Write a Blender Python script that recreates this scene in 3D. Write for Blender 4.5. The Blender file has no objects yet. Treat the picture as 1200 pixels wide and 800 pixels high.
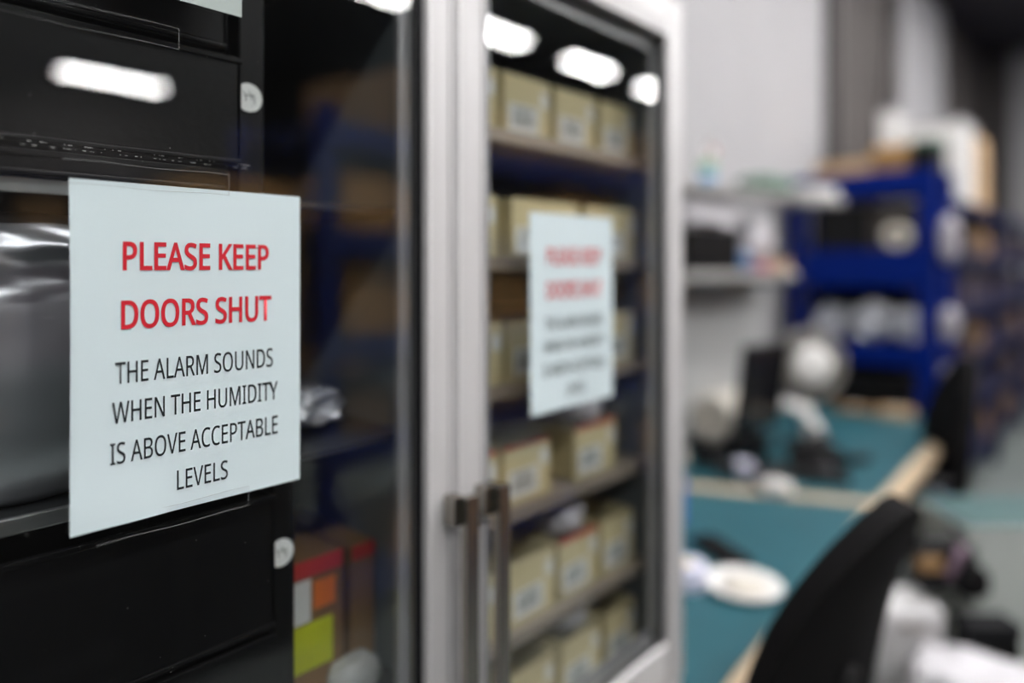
import bpy, bmesh, math, random
from mathutils import Vector, Matrix, noise
random.seed(7)
R = math.radians
col = bpy.context.scene.collection
sc = bpy.context.scene

# ------------------------------------------------------------------ materials
def newmat(name):
    m = bpy.data.materials.new(name); m.use_nodes = True
    return m, m.node_tree.nodes, m.node_tree.links, m.node_tree.nodes['Principled BSDF']

def mat(name, rgb, rough=.5, metal=0., var=0., scale=12., bump=0., bscale=60., spec=.5, trans=0., coat=0., sss=0., stretch=None):
    m, N, L, b = newmat(name)
    b.inputs['Base Color'].default_value = (*rgb, 1); b.inputs['Roughness'].default_value = rough
    b.inputs['Metallic'].default_value = metal; b.inputs['Specular IOR Level'].default_value = spec
    b.inputs['Transmission Weight'].default_value = trans; b.inputs['Coat Weight'].default_value = coat
    tc = N.new('ShaderNodeTexCoord'); src = tc.outputs['Object']
    if stretch:
        mp = N.new('ShaderNodeMapping'); mp.inputs['Scale'].default_value = stretch
        L.new(src, mp.inputs['Vector']); src = mp.outputs['Vector']
    if var > 0:
        n = N.new('ShaderNodeTexNoise'); n.inputs['Scale'].default_value = scale; n.inputs['Detail'].default_value = 4
        L.new(src, n.inputs['Vector'])
        r = N.new('ShaderNodeValToRGB')
        r.color_ramp.elements[0].position = .3; r.color_ramp.elements[1].position = .7
        r.color_ramp.elements[0].color = (*[c * (1 - var) for c in rgb], 1)
        r.color_ramp.elements[1].color = (*[min(1, c * (1 + var)) for c in rgb], 1)
        L.new(n.outputs['Fac'], r.inputs['Fac']); L.new(r.outputs['Color'], b.inputs['Base Color'])
    if bump > 0:
        n2 = N.new('ShaderNodeTexNoise'); n2.inputs['Scale'].default_value = bscale; n2.inputs['Detail'].default_value = 3
        L.new(src, n2.inputs['Vector'])
        bp = N.new('ShaderNodeBump'); bp.inputs['Strength'].default_value = bump; bp.inputs['Distance'].default_value = .01
        L.new(n2.outputs['Fac'], bp.inputs['Height']); L.new(bp.outputs['Normal'], b.inputs['Normal'])
    return m

def emit(name, rgb, s):
    m, N, L, b = newmat(name)
    b.inputs['Base Color'].default_value = (*rgb, 1)
    b.inputs['Emission Color'].default_value = (*rgb, 1); b.inputs['Emission Strength'].default_value = s
    return m

def glassmat(name, f0=.085, dust=True, tint=(.965, .975, .975)):
    m = bpy.data.materials.new(name); m.use_nodes = True
    N, L = m.node_tree.nodes, m.node_tree.links; N.clear()
    out = N.new('ShaderNodeOutputMaterial'); mix = N.new('ShaderNodeMixShader')
    tr = N.new('ShaderNodeBsdfTransparent'); tr.inputs['Color'].default_value = (*tint, 1)
    gl = N.new('ShaderNodeBsdfGlossy'); gl.inputs['Roughness'].default_value = 0.0
    geo = N.new('ShaderNodeNewGeometry')
    dot = N.new('ShaderNodeVectorMath'); dot.operation = 'DOT_PRODUCT'
    L.new(geo.outputs['Incoming'], dot.inputs[0]); L.new(geo.outputs['Normal'], dot.inputs[1])
    def mth(op, a, bb=None, c=None):
        x = N.new('ShaderNodeMath'); x.operation = op
        for i, v in enumerate((a, bb, c)):
            if v is None: continue
            if isinstance(v, (int, float)): x.inputs[i].default_value = v
            else: L.new(v, x.inputs[i])
        return x.outputs[0]
    c = mth('ABSOLUTE', dot.outputs['Value']); k = mth('SUBTRACT', 1., c); p = mth('POWER', k, 5.)
    f = mth('MULTIPLY_ADD', p, 1 - f0, f0)
    L.new(f, mix.inputs['Fac']); L.new(tr.outputs[0], mix.inputs[1]); L.new(gl.outputs[0], mix.inputs[2])
    last = mix.outputs[0]
    if dust:
        tc = N.new('ShaderNodeTexCoord')
        v = N.new('ShaderNodeTexVoronoi'); v.inputs['Scale'].default_value = 85; v.feature = 'F1'
        L.new(tc.outputs['Object'], v.inputs['Vector'])
        sp = mth('LESS_THAN', v.outputs['Distance'], .042)
        n = N.new('ShaderNodeTexNoise'); n.inputs['Scale'].default_value = 23
        L.new(tc.outputs['Object'], n.inputs['Vector'])
        sel = mth('GREATER_THAN', n.outputs['Fac'], .55); sp = mth('MULTIPLY', sp, sel)
        n3 = N.new('ShaderNodeTexNoise'); n3.inputs['Scale'].default_value = 4; n3.inputs['Detail'].default_value = 5
        L.new(tc.outputs['Object'], n3.inputs['Vector'])
        haze = mth('MULTIPLY', n3.outputs['Fac'], .003)
        a = mth('MULTIPLY_ADD', sp, .30, haze)
        df = N.new('ShaderNodeBsdfDiffuse'); df.inputs['Color'].default_value = (.8, .8, .8, 1)
        m2 = N.new('ShaderNodeMixShader'); L.new(a, m2.inputs['Fac']); L.new(last, m2.inputs[1]); L.new(df.outputs[0], m2.inputs[2])
        last = m2.outputs[0]
    L.new(last, out.inputs['Surface'])
    return m

def film(name, rgb, a, rough=.25):
    """thin clear plastic: mostly see-through with a glossy skin"""
    m, N, L, b = newmat(name)
    b.inputs['Base Color'].default_value = (*rgb, 1); b.inputs['Roughness'].default_value = rough
    b.inputs['Alpha'].default_value = a
    return m

M = dict(
    white_metal=mat('white_powder_coat', (.56, .55, .555), .38, var=.03, scale=5, bump=.03, bscale=500),
    steel=mat('brushed_steel', (.40, .37, .33), .24, 1., var=.06, scale=40, stretch=(6, 6, .3), bump=.04, bscale=90),
    gasket=mat('black_rubber', (.006, .006, .008), .6, spec=.3),
    spacer=mat('spacer_aluminium', (.42, .42, .43), .45, .4),
    black_plastic=mat('black_conductive_plastic', (.0035, .0035, .004), .42, spec=.25, var=.2, scale=8, bump=.05, bscale=120),
    cab_inner=mat('dark_grey_enamel', (.028, .030, .033), .5, var=.05),
    cab_side=mat('grey_enamel', (.19, .22, .24), .45, var=.05),
    shelf=mat('shelf_steel', (.34, .29, .24), .45, .3, var=.05),
    rail=mat('bright_shelf_rail', (.55, .57, .56), .35, .9, var=.08, scale=30),
    foil=mat('silver_foil', (.66, .68, .72), .38, .88, var=.08, scale=6, bump=.10, bscale=14),
    paper=mat('white_paper', (.60, .70, .73), .62, var=.012, scale=4, bump=.02, bscale=700),
    ink_red=mat('red_ink', (.56, .007, .020), .5), ink_black=mat('black_ink', (.013, .018, .022), .5),
    label=mat('white_label', (.84, .86, .84), .5, var=.02), print=mat('grey_print', (.12, .14, .14), .6),
    kraft=mat('kraft_board', (.66, .575, .335), .75, var=.10, scale=9, bump=.05, bscale=200),
    kraft_dark=mat('brown_carton', (.27, .155, .065), .8, var=.18, scale=5),
    kraft_light=mat('tan_carton', (.50, .33, .18), .8, var=.12, scale=5),
    red=mat('red_tape', (.55, .05, .045), .5), orange=mat('orange_sticker', (.80, .20, .03), .5),
    lime=mat('lime_label', (.60, .66, .02), .5), green=mat('dull_green', (.07, .17, .11), .7, var=.3, scale=14),
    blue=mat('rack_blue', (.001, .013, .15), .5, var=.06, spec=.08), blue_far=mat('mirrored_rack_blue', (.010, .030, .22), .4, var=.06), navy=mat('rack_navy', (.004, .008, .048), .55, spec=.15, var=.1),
    teal=mat('teal_mat', (.010, .078, .100), .55, var=.06, scale=7, bump=.02, bscale=300),
    wood=mat('plywood_edge', (.52, .40, .27), .6, var=.12, scale=8, stretch=(1, 12, 1)),
    grey_metal=mat('light_grey_metal', (.36, .385, .38), .45, var=.03),
    pale_green=mat('pale_green_metal', (.46, .50, .475), .42, var=.03),
    shelf_grey=mat('grey_shelf_board', (.38, .37, .36), .5, var=.04),
    black_fabric=mat('black_mesh_fabric', (.006, .0055, .006), .9, var=.3, scale=90, bump=.2, bscale=400, spec=.15),
    black_gloss=mat('black_abs', (.006, .006, .007), .5, spec=.25), dark_metal=mat('dark_metal', (.06, .06, .065), .4, .7),
    white_plastic=mat('white_plastic', (.74, .73, .71), .35, var=.03), cream=mat('cream_plastic', (.60, .56, .49), .45, var=.04),
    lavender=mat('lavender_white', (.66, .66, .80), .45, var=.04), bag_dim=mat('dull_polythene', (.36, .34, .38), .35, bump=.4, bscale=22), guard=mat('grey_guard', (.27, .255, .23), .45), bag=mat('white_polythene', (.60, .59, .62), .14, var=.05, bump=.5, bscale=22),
    clearbag=film('clear_polythene', (.80, .82, .82), .42), tape=glassmat('clear_tape', .010, False, (.985, .985, .985)), tape_edge=film('tape_edge', (.75, .78, .78), .22, .5),
    screen=mat('screen_glass', (.01, .01, .012), .12), sky=mat('clear_blue_plastic', (.16, .36, .62), .3),
    wall=mat('white_wall', (.385, .38, .39), .8, var=.02, scale=3), clad=mat('grey_brown_cladding', (.105, .093, .089), .7, var=.04, scale=2),
    clad_dark=mat('dark_cladding', (.065, .058, .058), .7, var=.06, scale=2), ceil=mat('ceiling_deck', (.075, .070, .078), .8, var=.15, scale=1.5),
    floor=mat('epoxy_floor', (.165, .185, .18), .38, var=.04, scale=1.3), lamp_body=mat('lamp_housing', (.6, .6, .6), .5),
    yellow=mat('amber_tape', (.62, .30, .02), .5), purple=mat('purple_box', (.26, .07, .16), .6),
)
M['teal_pale'] = mat('pale_teal_mat', (.052, .108, .110), .5, var=.04)
M['dark_teal'] = mat('dark_teal_paint', (.010, .035, .040), .5)
M['plum_grey'] = mat('plum_grey_plastic', (.22, .15, .20), .6)
M['mirror_kraft'] = mat('orange_brown_carton', (.66, .36, .12), .8, var=.12, scale=5)
M['glass'] = glassmat('door_glass')
M['lamp'] = emit('lamp_diffuser', (1., .985, .975), 62.)

# ------------------------------------------------------------------ mesh helpers
class MB:
    def __init__(s): s.bm = bmesh.new()
    def box(s, x0, x1, y0, y1, z0, z1, bev=0., seg=2, mtx=None):
        g = bmesh.ops.create_cube(s.bm, size=1.)
        v = g['verts']
        for q in v:
            q.co = Vector(((x0 + x1) / 2 + q.co.x * (x1 - x0), (y0 + y1) / 2 + q.co.y * (y1 - y0), (z0 + z1) / 2 + q.co.z * (z1 - z0)))
        if bev > 0:
            e = list({e for q in v for e in q.link_edges})
            r = bmesh.ops.bevel(s.bm, geom=e, offset=bev, segments=seg, profile=.5, affect='EDGES')
            v = list({q for f in r['faces'] for q in f.verts} | {q for q in v if q.is_valid})
            if mtx:
                vs = s._island(v); bmesh.ops.transform(s.bm, matrix=mtx, verts=vs)
        elif mtx: bmesh.ops.transform(s.bm, matrix=mtx, verts=v)
        return s
    def _island(s, v):
        seen = set(v); st = list(v)
        while st:
            q = st.pop()
            for e in q.link_edges:
                o = e.other_vert(q)
                if o not in seen: seen.add(o); st.append(o)
        return list(seen)
    def lathe(s, prof, n=32, mtx=None, cap=True):
        """prof: list of (r, z)"""
        rings = []
        for r, z in prof:
            rings.append([s.bm.verts.new((r * math.cos(2 * math.pi * i / n), r * math.sin(2 * math.pi * i / n), z)) for i in range(n)])
        for a, b in zip(rings, rings[1:]):
            for i in range(n): s.bm.faces.new((a[i], a[(i + 1) % n], b[(i + 1) % n], b[i]))
        if cap:
            s.bm.faces.new(list(reversed(rings[0]))); s.bm.faces.new(rings[-1])
        if mtx: bmesh.ops.transform(s.bm, matrix=mtx, verts=[v for r in rings for v in r])
        return s
    def tube(s, pts, r, n=10, radii=None):
        pts = [Vector(p) for p in pts]; rings = []; up = None
        for i, p in enumerate(pts):
            d = (pts[min(i + 1, len(pts) - 1)] - pts[max(i - 1, 0)]).normalized()
            if up is None: up = d.orthogonal().normalized()
            up = (up - d * up.dot(d)).normalized(); w = d.cross(up); rr = radii[i] if radii else r
            rings.append([s.bm.verts.new(p + up * rr * math.cos(2 * math.pi * k / n) + w * rr * math.sin(2 * math.pi * k / n)) for k in range(n)])
        for a, b in zip(rings, rings[1:]):
            for i in range(n): s.bm.faces.new((a[i], a[(i + 1) % n], b[(i + 1) % n], b[i]))
        s.bm.faces.new(list(reversed(rings[0]))); s.bm.faces.new(rings[-1])
        return s
    def prism(s, poly, z0, z1):
        a = [s.bm.verts.new((x, y, z0)) for x, y in poly]; b = [s.bm.verts.new((x, y, z1)) for x, y in poly]
        n = len(poly); s.bm.faces.new(list(reversed(a))); s.bm.faces.new(b)
        for i in range(n): s.bm.faces.new((a[i], a[(i + 1) % n], b[(i + 1) % n], b[i]))
        return s
    def grid(s, f, nu, nv, thick=0.):
        """surface f(u,v) for u,v in 0..1"""
        g = [[s.bm.verts.new(f(i / nu, j / nv)) for j in range(nv + 1)] for i in range(nu + 1)]
        fs = [s.bm.faces.new((g[i][j], g[i + 1][j], g[i + 1][j + 1], g[i][j + 1])) for i in range(nu) for j in range(nv)]
        if thick:
            bmesh.ops.recalc_face_normals(s.bm, faces=fs)
            bmesh.ops.solidify(s.bm, geom=fs, thickness=thick)
        return s
    def blob(s, c, size, amp=.25, freq=3., sub=4, seed=0., flat=True):
        g = bmesh.ops.create_icosphere(s.bm, subdivisions=sub, radius=1.)
        for v in g['verts']:
            d = v.co.normalized()
            k = 1 + amp * noise.noise(d * freq + Vector((seed, seed * 1.7, 0))) + amp * .5 * abs(noise.noise(d * freq * 2.7 + Vector((seed, 0, 3))))
            p = Vector([math.copysign(abs(t) ** .7, t) for t in d]) * k
            v.co = Vector((c[0] + p.x * size[0] / 2, c[1] + p.y * size[1] / 2, max(c[2] - size[2] / 2, c[2] + p.z * size[2] / 2) if flat else c[2] + p.z * size[2] / 2))
        return s
    def build(s, name, m, parent=None, smooth=False, loc=None, rot=None):
        bmesh.ops.recalc_face_normals(s.bm, faces=s.bm.faces[:])
        me = bpy.data.meshes.new(name); s.bm.to_mesh(me); s.bm.free()
        for x in (m if isinstance(m, (list, tuple)) else [m]): me.materials.append(x)
        if smooth:
            for p in me.polygons: p.use_smooth = True
        o = bpy.data.objects.new(name, me); col.objects.link(o)
        if parent: o.parent = parent
        if loc: o.location = loc
        if rot: o.rotation_euler = rot
        return o

def smooth_angle(o, ang=35):
    me = o.data
    for p in me.polygons: p.use_smooth = True
    bm = bmesh.new(); bm.from_mesh(me)
    for e in bm.edges:
        if len(e.link_faces) == 2 and e.calc_face_angle(0) > R(ang): e.smooth = False
    bm.to_mesh(me); bm.free()
    return o

def tag(o, label, cat, group=None, kind=None):
    o['label'] = label; o['category'] = cat
    if group: o['group'] = group
    if kind: o['kind'] = kind
    return o
def thing(name, label, cat, loc=(0, 0, 0), rz=0., group=None):
    o = bpy.data.objects.new(name, None); col.objects.link(o); o.empty_display_size = .05
    o.location = loc; o.rotation_euler = (0, 0, rz)
    return tag(o, label, cat, group)
def struct(o, label=None):
    o['kind'] = 'structure'
    if label: o['label'] = label
    return o
def copy_tree(o, parent=None):
    c = o.copy(); col.objects.link(c)
    if parent: c.parent = parent
    for ch in list(o.children): copy_tree(ch, c)
    return c
def crate(x, y, z, sx, sy, sz, m_, label, name='storage_box', cat='box', lid=None, group=None, rz=0.):
    r = thing(name, label, cat, (x, y, z + .0008), rz, group)
    MB().box(-sx / 2, sx / 2, -sy / 2, sy / 2, 0, sz, .004).build('box_body', m_, r)
    b = MB().box(-sx / 2 - .003, sx / 2 + .003, -sy / 2 - .003, sy / 2 + .003, sz - .03, sz + .003, .003) if lid else MB().box(-.02, .02, -sy / 2 - .001, sy / 2 + .001, sz - .001, sz + .001)
    b.build('lid' if lid else 'packing_tape', lid or M['cream'], r)
    return r
ORD = ['first', 'second', 'third', 'fourth', 'fifth', 'sixth', 'seventh', 'eighth', 'ninth', 'tenth']

# ------------------------------------------------------------------ room shell
def slab(name, m, *a): return struct(MB().box(*a).build(name, m))
slab('floor', M['floor'], -1.3, 13.2, -5.2, 12.2, -.12, 0)
b = MB()
b.box(-1.3, 13.2, -5.2, 12.2, 4.75, 4.87)
for i in range(58): b.box(-1.3, 13.2, -5.1 + i * .3, -5.0 + i * .3, 4.69, 4.752)
for x in (1.8, 5.0, 8.2, 11.0): b.box(x, x + .16, -5.1, 12.1, 4.62, 4.70)
struct(b.build('ceiling', M['ceil']))
slab('wall_side', M['wall'], -1.24, -1.12, -5.2, 5.34, 0, 4.75)
b = MB().box(-1.24, -1.14, 5.34, 7.48, 0, 4.75)
for i in range(9): b.box(-1.14, -1.12, 5.37 + i * .24, 5.49 + i * .24, 0, 4.75)
struct(b.build('wall_side_cladding', M['clad']))
b = MB().box(-1.12, -1.03, 5.26, 5.36, 0, 4.74)  # dark strip put in for the shadow beside the cladding
struct(b.build('shadow_strip', M['clad_dark']))
slab('wall_side_pilaster', M['wall'], -1.24, -1.11, 7.48, 9.48, 0, 4.75)
b = MB().box(-1.24, -1.14, 9.48, 12.2, 0, 4.75)
for i in range(11): b.box(-1.14, -1.12, 9.5 + i * .24, 9.62 + i * .24, 0, 4.75)
struct(b.build('wall_side_end_cladding', M['clad']))
b = MB().box(-1.14, -.74, 12.0, 12.12, 0, 4.75)
struct(b.build('wall_end_cladding', M['clad_dark']))
slab('wall_end', M['wall'], -.74, 13.2, 12.0, 12.12, 0, 4.75)
slab('wall_far', M['clad_dark'], 13.0, 13.12, -5.2, 12.2, 0, 4.75)
slab('wall_rear', M['clad_dark'], -1.24, 13.2, -5.2, -5.08, 0, 4.75)

# ------------------------------------------------------------------ ceiling lamps
def make_lamp(L_):
    r = thing('ceiling_lamp', 'x', 'lamp')
    MB().box(-.16, .16, -L_ / 2 - .03, L_ / 2 + .03, .012, .075, .01).build('lamp_housing', M['lamp_body'], r)
    MB().box(-.13, .13, -L_ / 2, L_ / 2, 0, .014, .004).build('diffuser', M['lamp'], r)
    for s in (-1, 1): MB().tube([(0, s * L_ * .35, .07), (0, s * L_ * .35, .142)], .006, 8).build('suspension_rod', M['dark_metal'], r)
    return r
LZ = 4.6
def put_lamp(p, x, y, label, group=None, first=[]):
    c = p if p.name not in first else copy_tree(p)
    first.append(p.name); c.location = (x, y, LZ - .0)
    c['label'] = label
    if group: c['group'] = group
    for k in c.children:
        if k.name.startswith('suspension'): pass
    return c
p1 = make_lamp(.99)
names = ['nearest', 'second', 'third', 'fourth']
for i, y in enumerate((4.17, 6.18, 8.19, 10.2)):
    lab = ['lit strip lamp mirrored at the top edge of the left glass door', 'lit strip lamp mirrored in right glass door beside the frame',
           'lit strip lamp mirrored at top middle of right glass door', 'lit strip lamp mirrored as round spot at right door corner'][i]
    put_lamp(p1, 5.47, y, lab, 'strip lamps mirrored along the right glass door')
p2 = make_lamp(1.5); put_lamp(p2, 11.55, 3.58, 'lit strip lamp mirrored above the paper sign in the left glass door')
p3 = make_lamp(1.2)
for y in (-2.4, -.6, 1.2, 3.0, 4.8, 6.6, 8.4):  # unseen row added to light the kraft boxes through the glass
    put_lamp(p3, 3.0, y, 'added ceiling strip lamp above the mirrored racking out of view', 'added strip lamps above the racking')
for y in (.2, 2.2, 4.2, 6.2, 8.2):  # unseen row added to brighten the aisle and the mirrored racking fronts
    put_lamp(p3, .78, y, 'added ceiling strip lamp over the aisle out of view', 'added strip lamps over the aisle')

# ------------------------------------------------------------------ dry cabinet
cab = thing('dry_cabinet', 'tall white framed dry storage cabinet with two glass doors', 'cabinet', (0, 0, 0))
CY0, CYM0, CYM1, CY1 = -.185, .4217, .4237, 1.012
Z0, Z1, ZG0, ZG1 = .818, 2.097, .905, 2.022
# carcass
b = MB()
b.box(-.56, -.022, CY0 + .002, CY1 - .002, 2.055, 2.16, .004)
b.box(-.56, -.022, CY0 + .002, CY1 - .002, .09, .852, .004)
b.box(-.56, -.53, CY0 + .002, CY1 - .002, .852, 2.055)
b.box(-.53, -.022, CY0 + .002, CY0 + .03, .852, 2.055)
b.box(-.53, -.022, CY1 - .03, CY1 - .002, .852, 2.055)
b.box(-.50, -.06, CY0 + .03, CY1 - .03, .0, .09)
b.build('carcass', M['white_metal'], cab)
b = MB().box(-.529, -.03, CY0 + .0305, .395, 2.045, 2.0545); b.box(-.529, -.03, CY0 + .0305, .395, .8525, .862)
b.box(-.5295, -.515, CY0 + .0305, .395, .862, 2.045); b.box(-.515, -.03, CY0 + .0305, CY0 + .036, .862, 2.045)
b.build('left_lining', M['gasket'], cab)
b = MB().box(-.529, -.03, .435, CY1 - .031, 2.045, 2.0545)
b.box(-.5295, -.515, .435, CY1 - .031, .862, 2.045); b.box(-.515, -.03, CY1 - .036, CY1 - .0305, .862, 2.045)
b.build('right_lining', M['cab_side'], cab)
MB().box(-.514, -.026, .396, .434, .862, 2.045, .003).build('divider', M['cab_side'], cab)
# lower doors of the cabinet
for y0, y1 in ((CY0, CYM0), (CYM1, CY1)):
    d = MB().box(-.02, .010, y0, y1, .10, Z0 - .006, .006).build('lower_door', M['white_metal'], cab)
    MB().box(.012, .04, (y0 + y1) / 2 - .07, (y0 + y1) / 2 + .07, .70, .715, .003).build('pull', M['steel'], d)
# shelves
SH_R = (1.80, 1.61, 1.42, 1.23, 1.04)
for z in SH_R:
    b = MB().box(-.50, -.045, .436, CY1 - .037, z - .006, z)
    b.box(-.047, -.040, .436, CY1 - .037, z - .016, z + .004, .001)
    b.build('shelf', M['shelf'], cab)
MB().box(-.514, -.03, .436, CY1 - .037, .8525, .868, .002).build('bottom_tray', M['white_plastic'], cab)
for z in (1.675, 1.385, 1.06):
    s_ = MB().box(-.50, -.052, CY0 + .037, .395, z - .008, z).build('shelf', M['cab_inner'], cab)
    MB().box(-.052, -.046, CY0 + .037, .14, z - .012, z + .002, .001).build('shelf_rail', M['rail'] if z != 1.06 else M['cab_inner'], s_)
MB().box(-.075, -.0505, .1695, .198, 1.6755, 2.044, .002).build('shelf_post', M['black_plastic'], cab)
MB().box(-.075, -.0505, .2085, .235, 1.0605, 1.376, .002).build('shelf_post', M['black_plastic'], cab)

def make_door(y0, y1, sw, hinge_right, hy0, hy1, by0):
    """frame front at X=.012, pane at X=0"""
    def frame():
        bm = MB()
        gy0, gy1 = y0 + sw[0], y1 - sw[1]
        for a in ((y0, gy0, Z0, Z1), (gy1, y1, Z0, Z1)):
            bm.box(-.020, .012, a[0], a[1], a[2], a[3], .004, 3)
        for a in ((gy0, gy1, ZG1, Z1), (gy0, gy1, Z0, ZG0)):
            bm.box(-.020, .0115, a[0] - .002, a[1] + .002, a[2], a[3], .004, 3)
        # raised rounded bead running round the outer edge
        bw = .009
        for a in ((y0 + .002, y0 + .002 + bw), (y1 - .002 - bw, y1 - .002)):
            bm.box(.008, .0138, a[0], a[1], Z0 + .002, Z1 - .002, .0035, 3)
        for a in ((gy0 - bw, gy0 - .001), (gy1 + .001, gy1 + bw)):
            bm.box(.008, .0145, a[0], a[1], ZG0 - bw, ZG1 + bw, .003, 3)
        for a in ((ZG0 - bw, ZG0 - .001), (ZG1 + .001, ZG1 + bw)):
            bm.box(.008, .0145, gy0, gy1, a[0], a[1], .003, 3)
        return bm, gy0, gy1
    bm, gy0, gy1 = frame()
    d = bm.build('door', M['white_metal'], cab)
    smooth_angle(d, 50)
    MB().box(-.003, 0, gy0 + .0005, gy1 - .0005, ZG0 + .0005, ZG1 - .0005).build('glass_pane', M['glass'], d)
    g = MB(); t = .0075
    g.box(.0005, .006, gy0, gy0 + t, ZG0, ZG1); g.box(.0005, .006, gy1 - t, gy1, ZG0, ZG1)
    g.box(.0005, .006, gy0, gy1, ZG0, ZG0 + t); g.box(.0005, .006, gy0, gy1, ZG1 - t, ZG1)
    g.build('gasket', M['gasket'], d)
    g = MB(); q = .008; w = .018
    for a in ((gy0 + q, gy0 + q + w, ZG0 + q, ZG1 - q), (gy1 - q - w, gy1 - q, ZG0 + q, ZG1 - q), (gy0 + q, gy1 - q, ZG0 + q, ZG0 + q + w), (gy0 + q, gy1 - q, ZG1 - q - w, ZG1 - q)):
        g.box(-.016, -.007, *a)
    n = int((ZG1 - ZG0) / .0065)
    for i in range(n):   # perforations stand out as small pressed beads
        z = ZG0 + .012 + i * (ZG1 - ZG0 - .024) / n
        for yy in (gy0 + q + .006, gy0 + q + .012, gy1 - q - .006, gy1 - q - .012):
            g.box(-.0075, -.006, yy - .0016, yy + .0016, z, z + .0032)
    g.build('glazing_spacer', M['spacer'], d)
    # bar handle
    h = MB()
    h.box(.033, .045, by0, by0 + .0205, .95, 1.314, .0012, 2)
    for z in (.95, 1.277): h.box(.012, .0335, hy0, hy1, z, z + .037, .0012, 2)
    for z in (.95, 1.277): h.box(.0335, .0448, hy0, by0 + .001, z, z + .037, .0012, 2) if hy0 < by0 - .02 else None
    h.build('handle', M['steel'], d)
    return d
make_door(CY0, CYM0, (.055, .0475), False, .403, .4195, .4137)
make_door(CYM1, CY1, (.055, .0600), True, .457, .4845, .4715)

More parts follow.
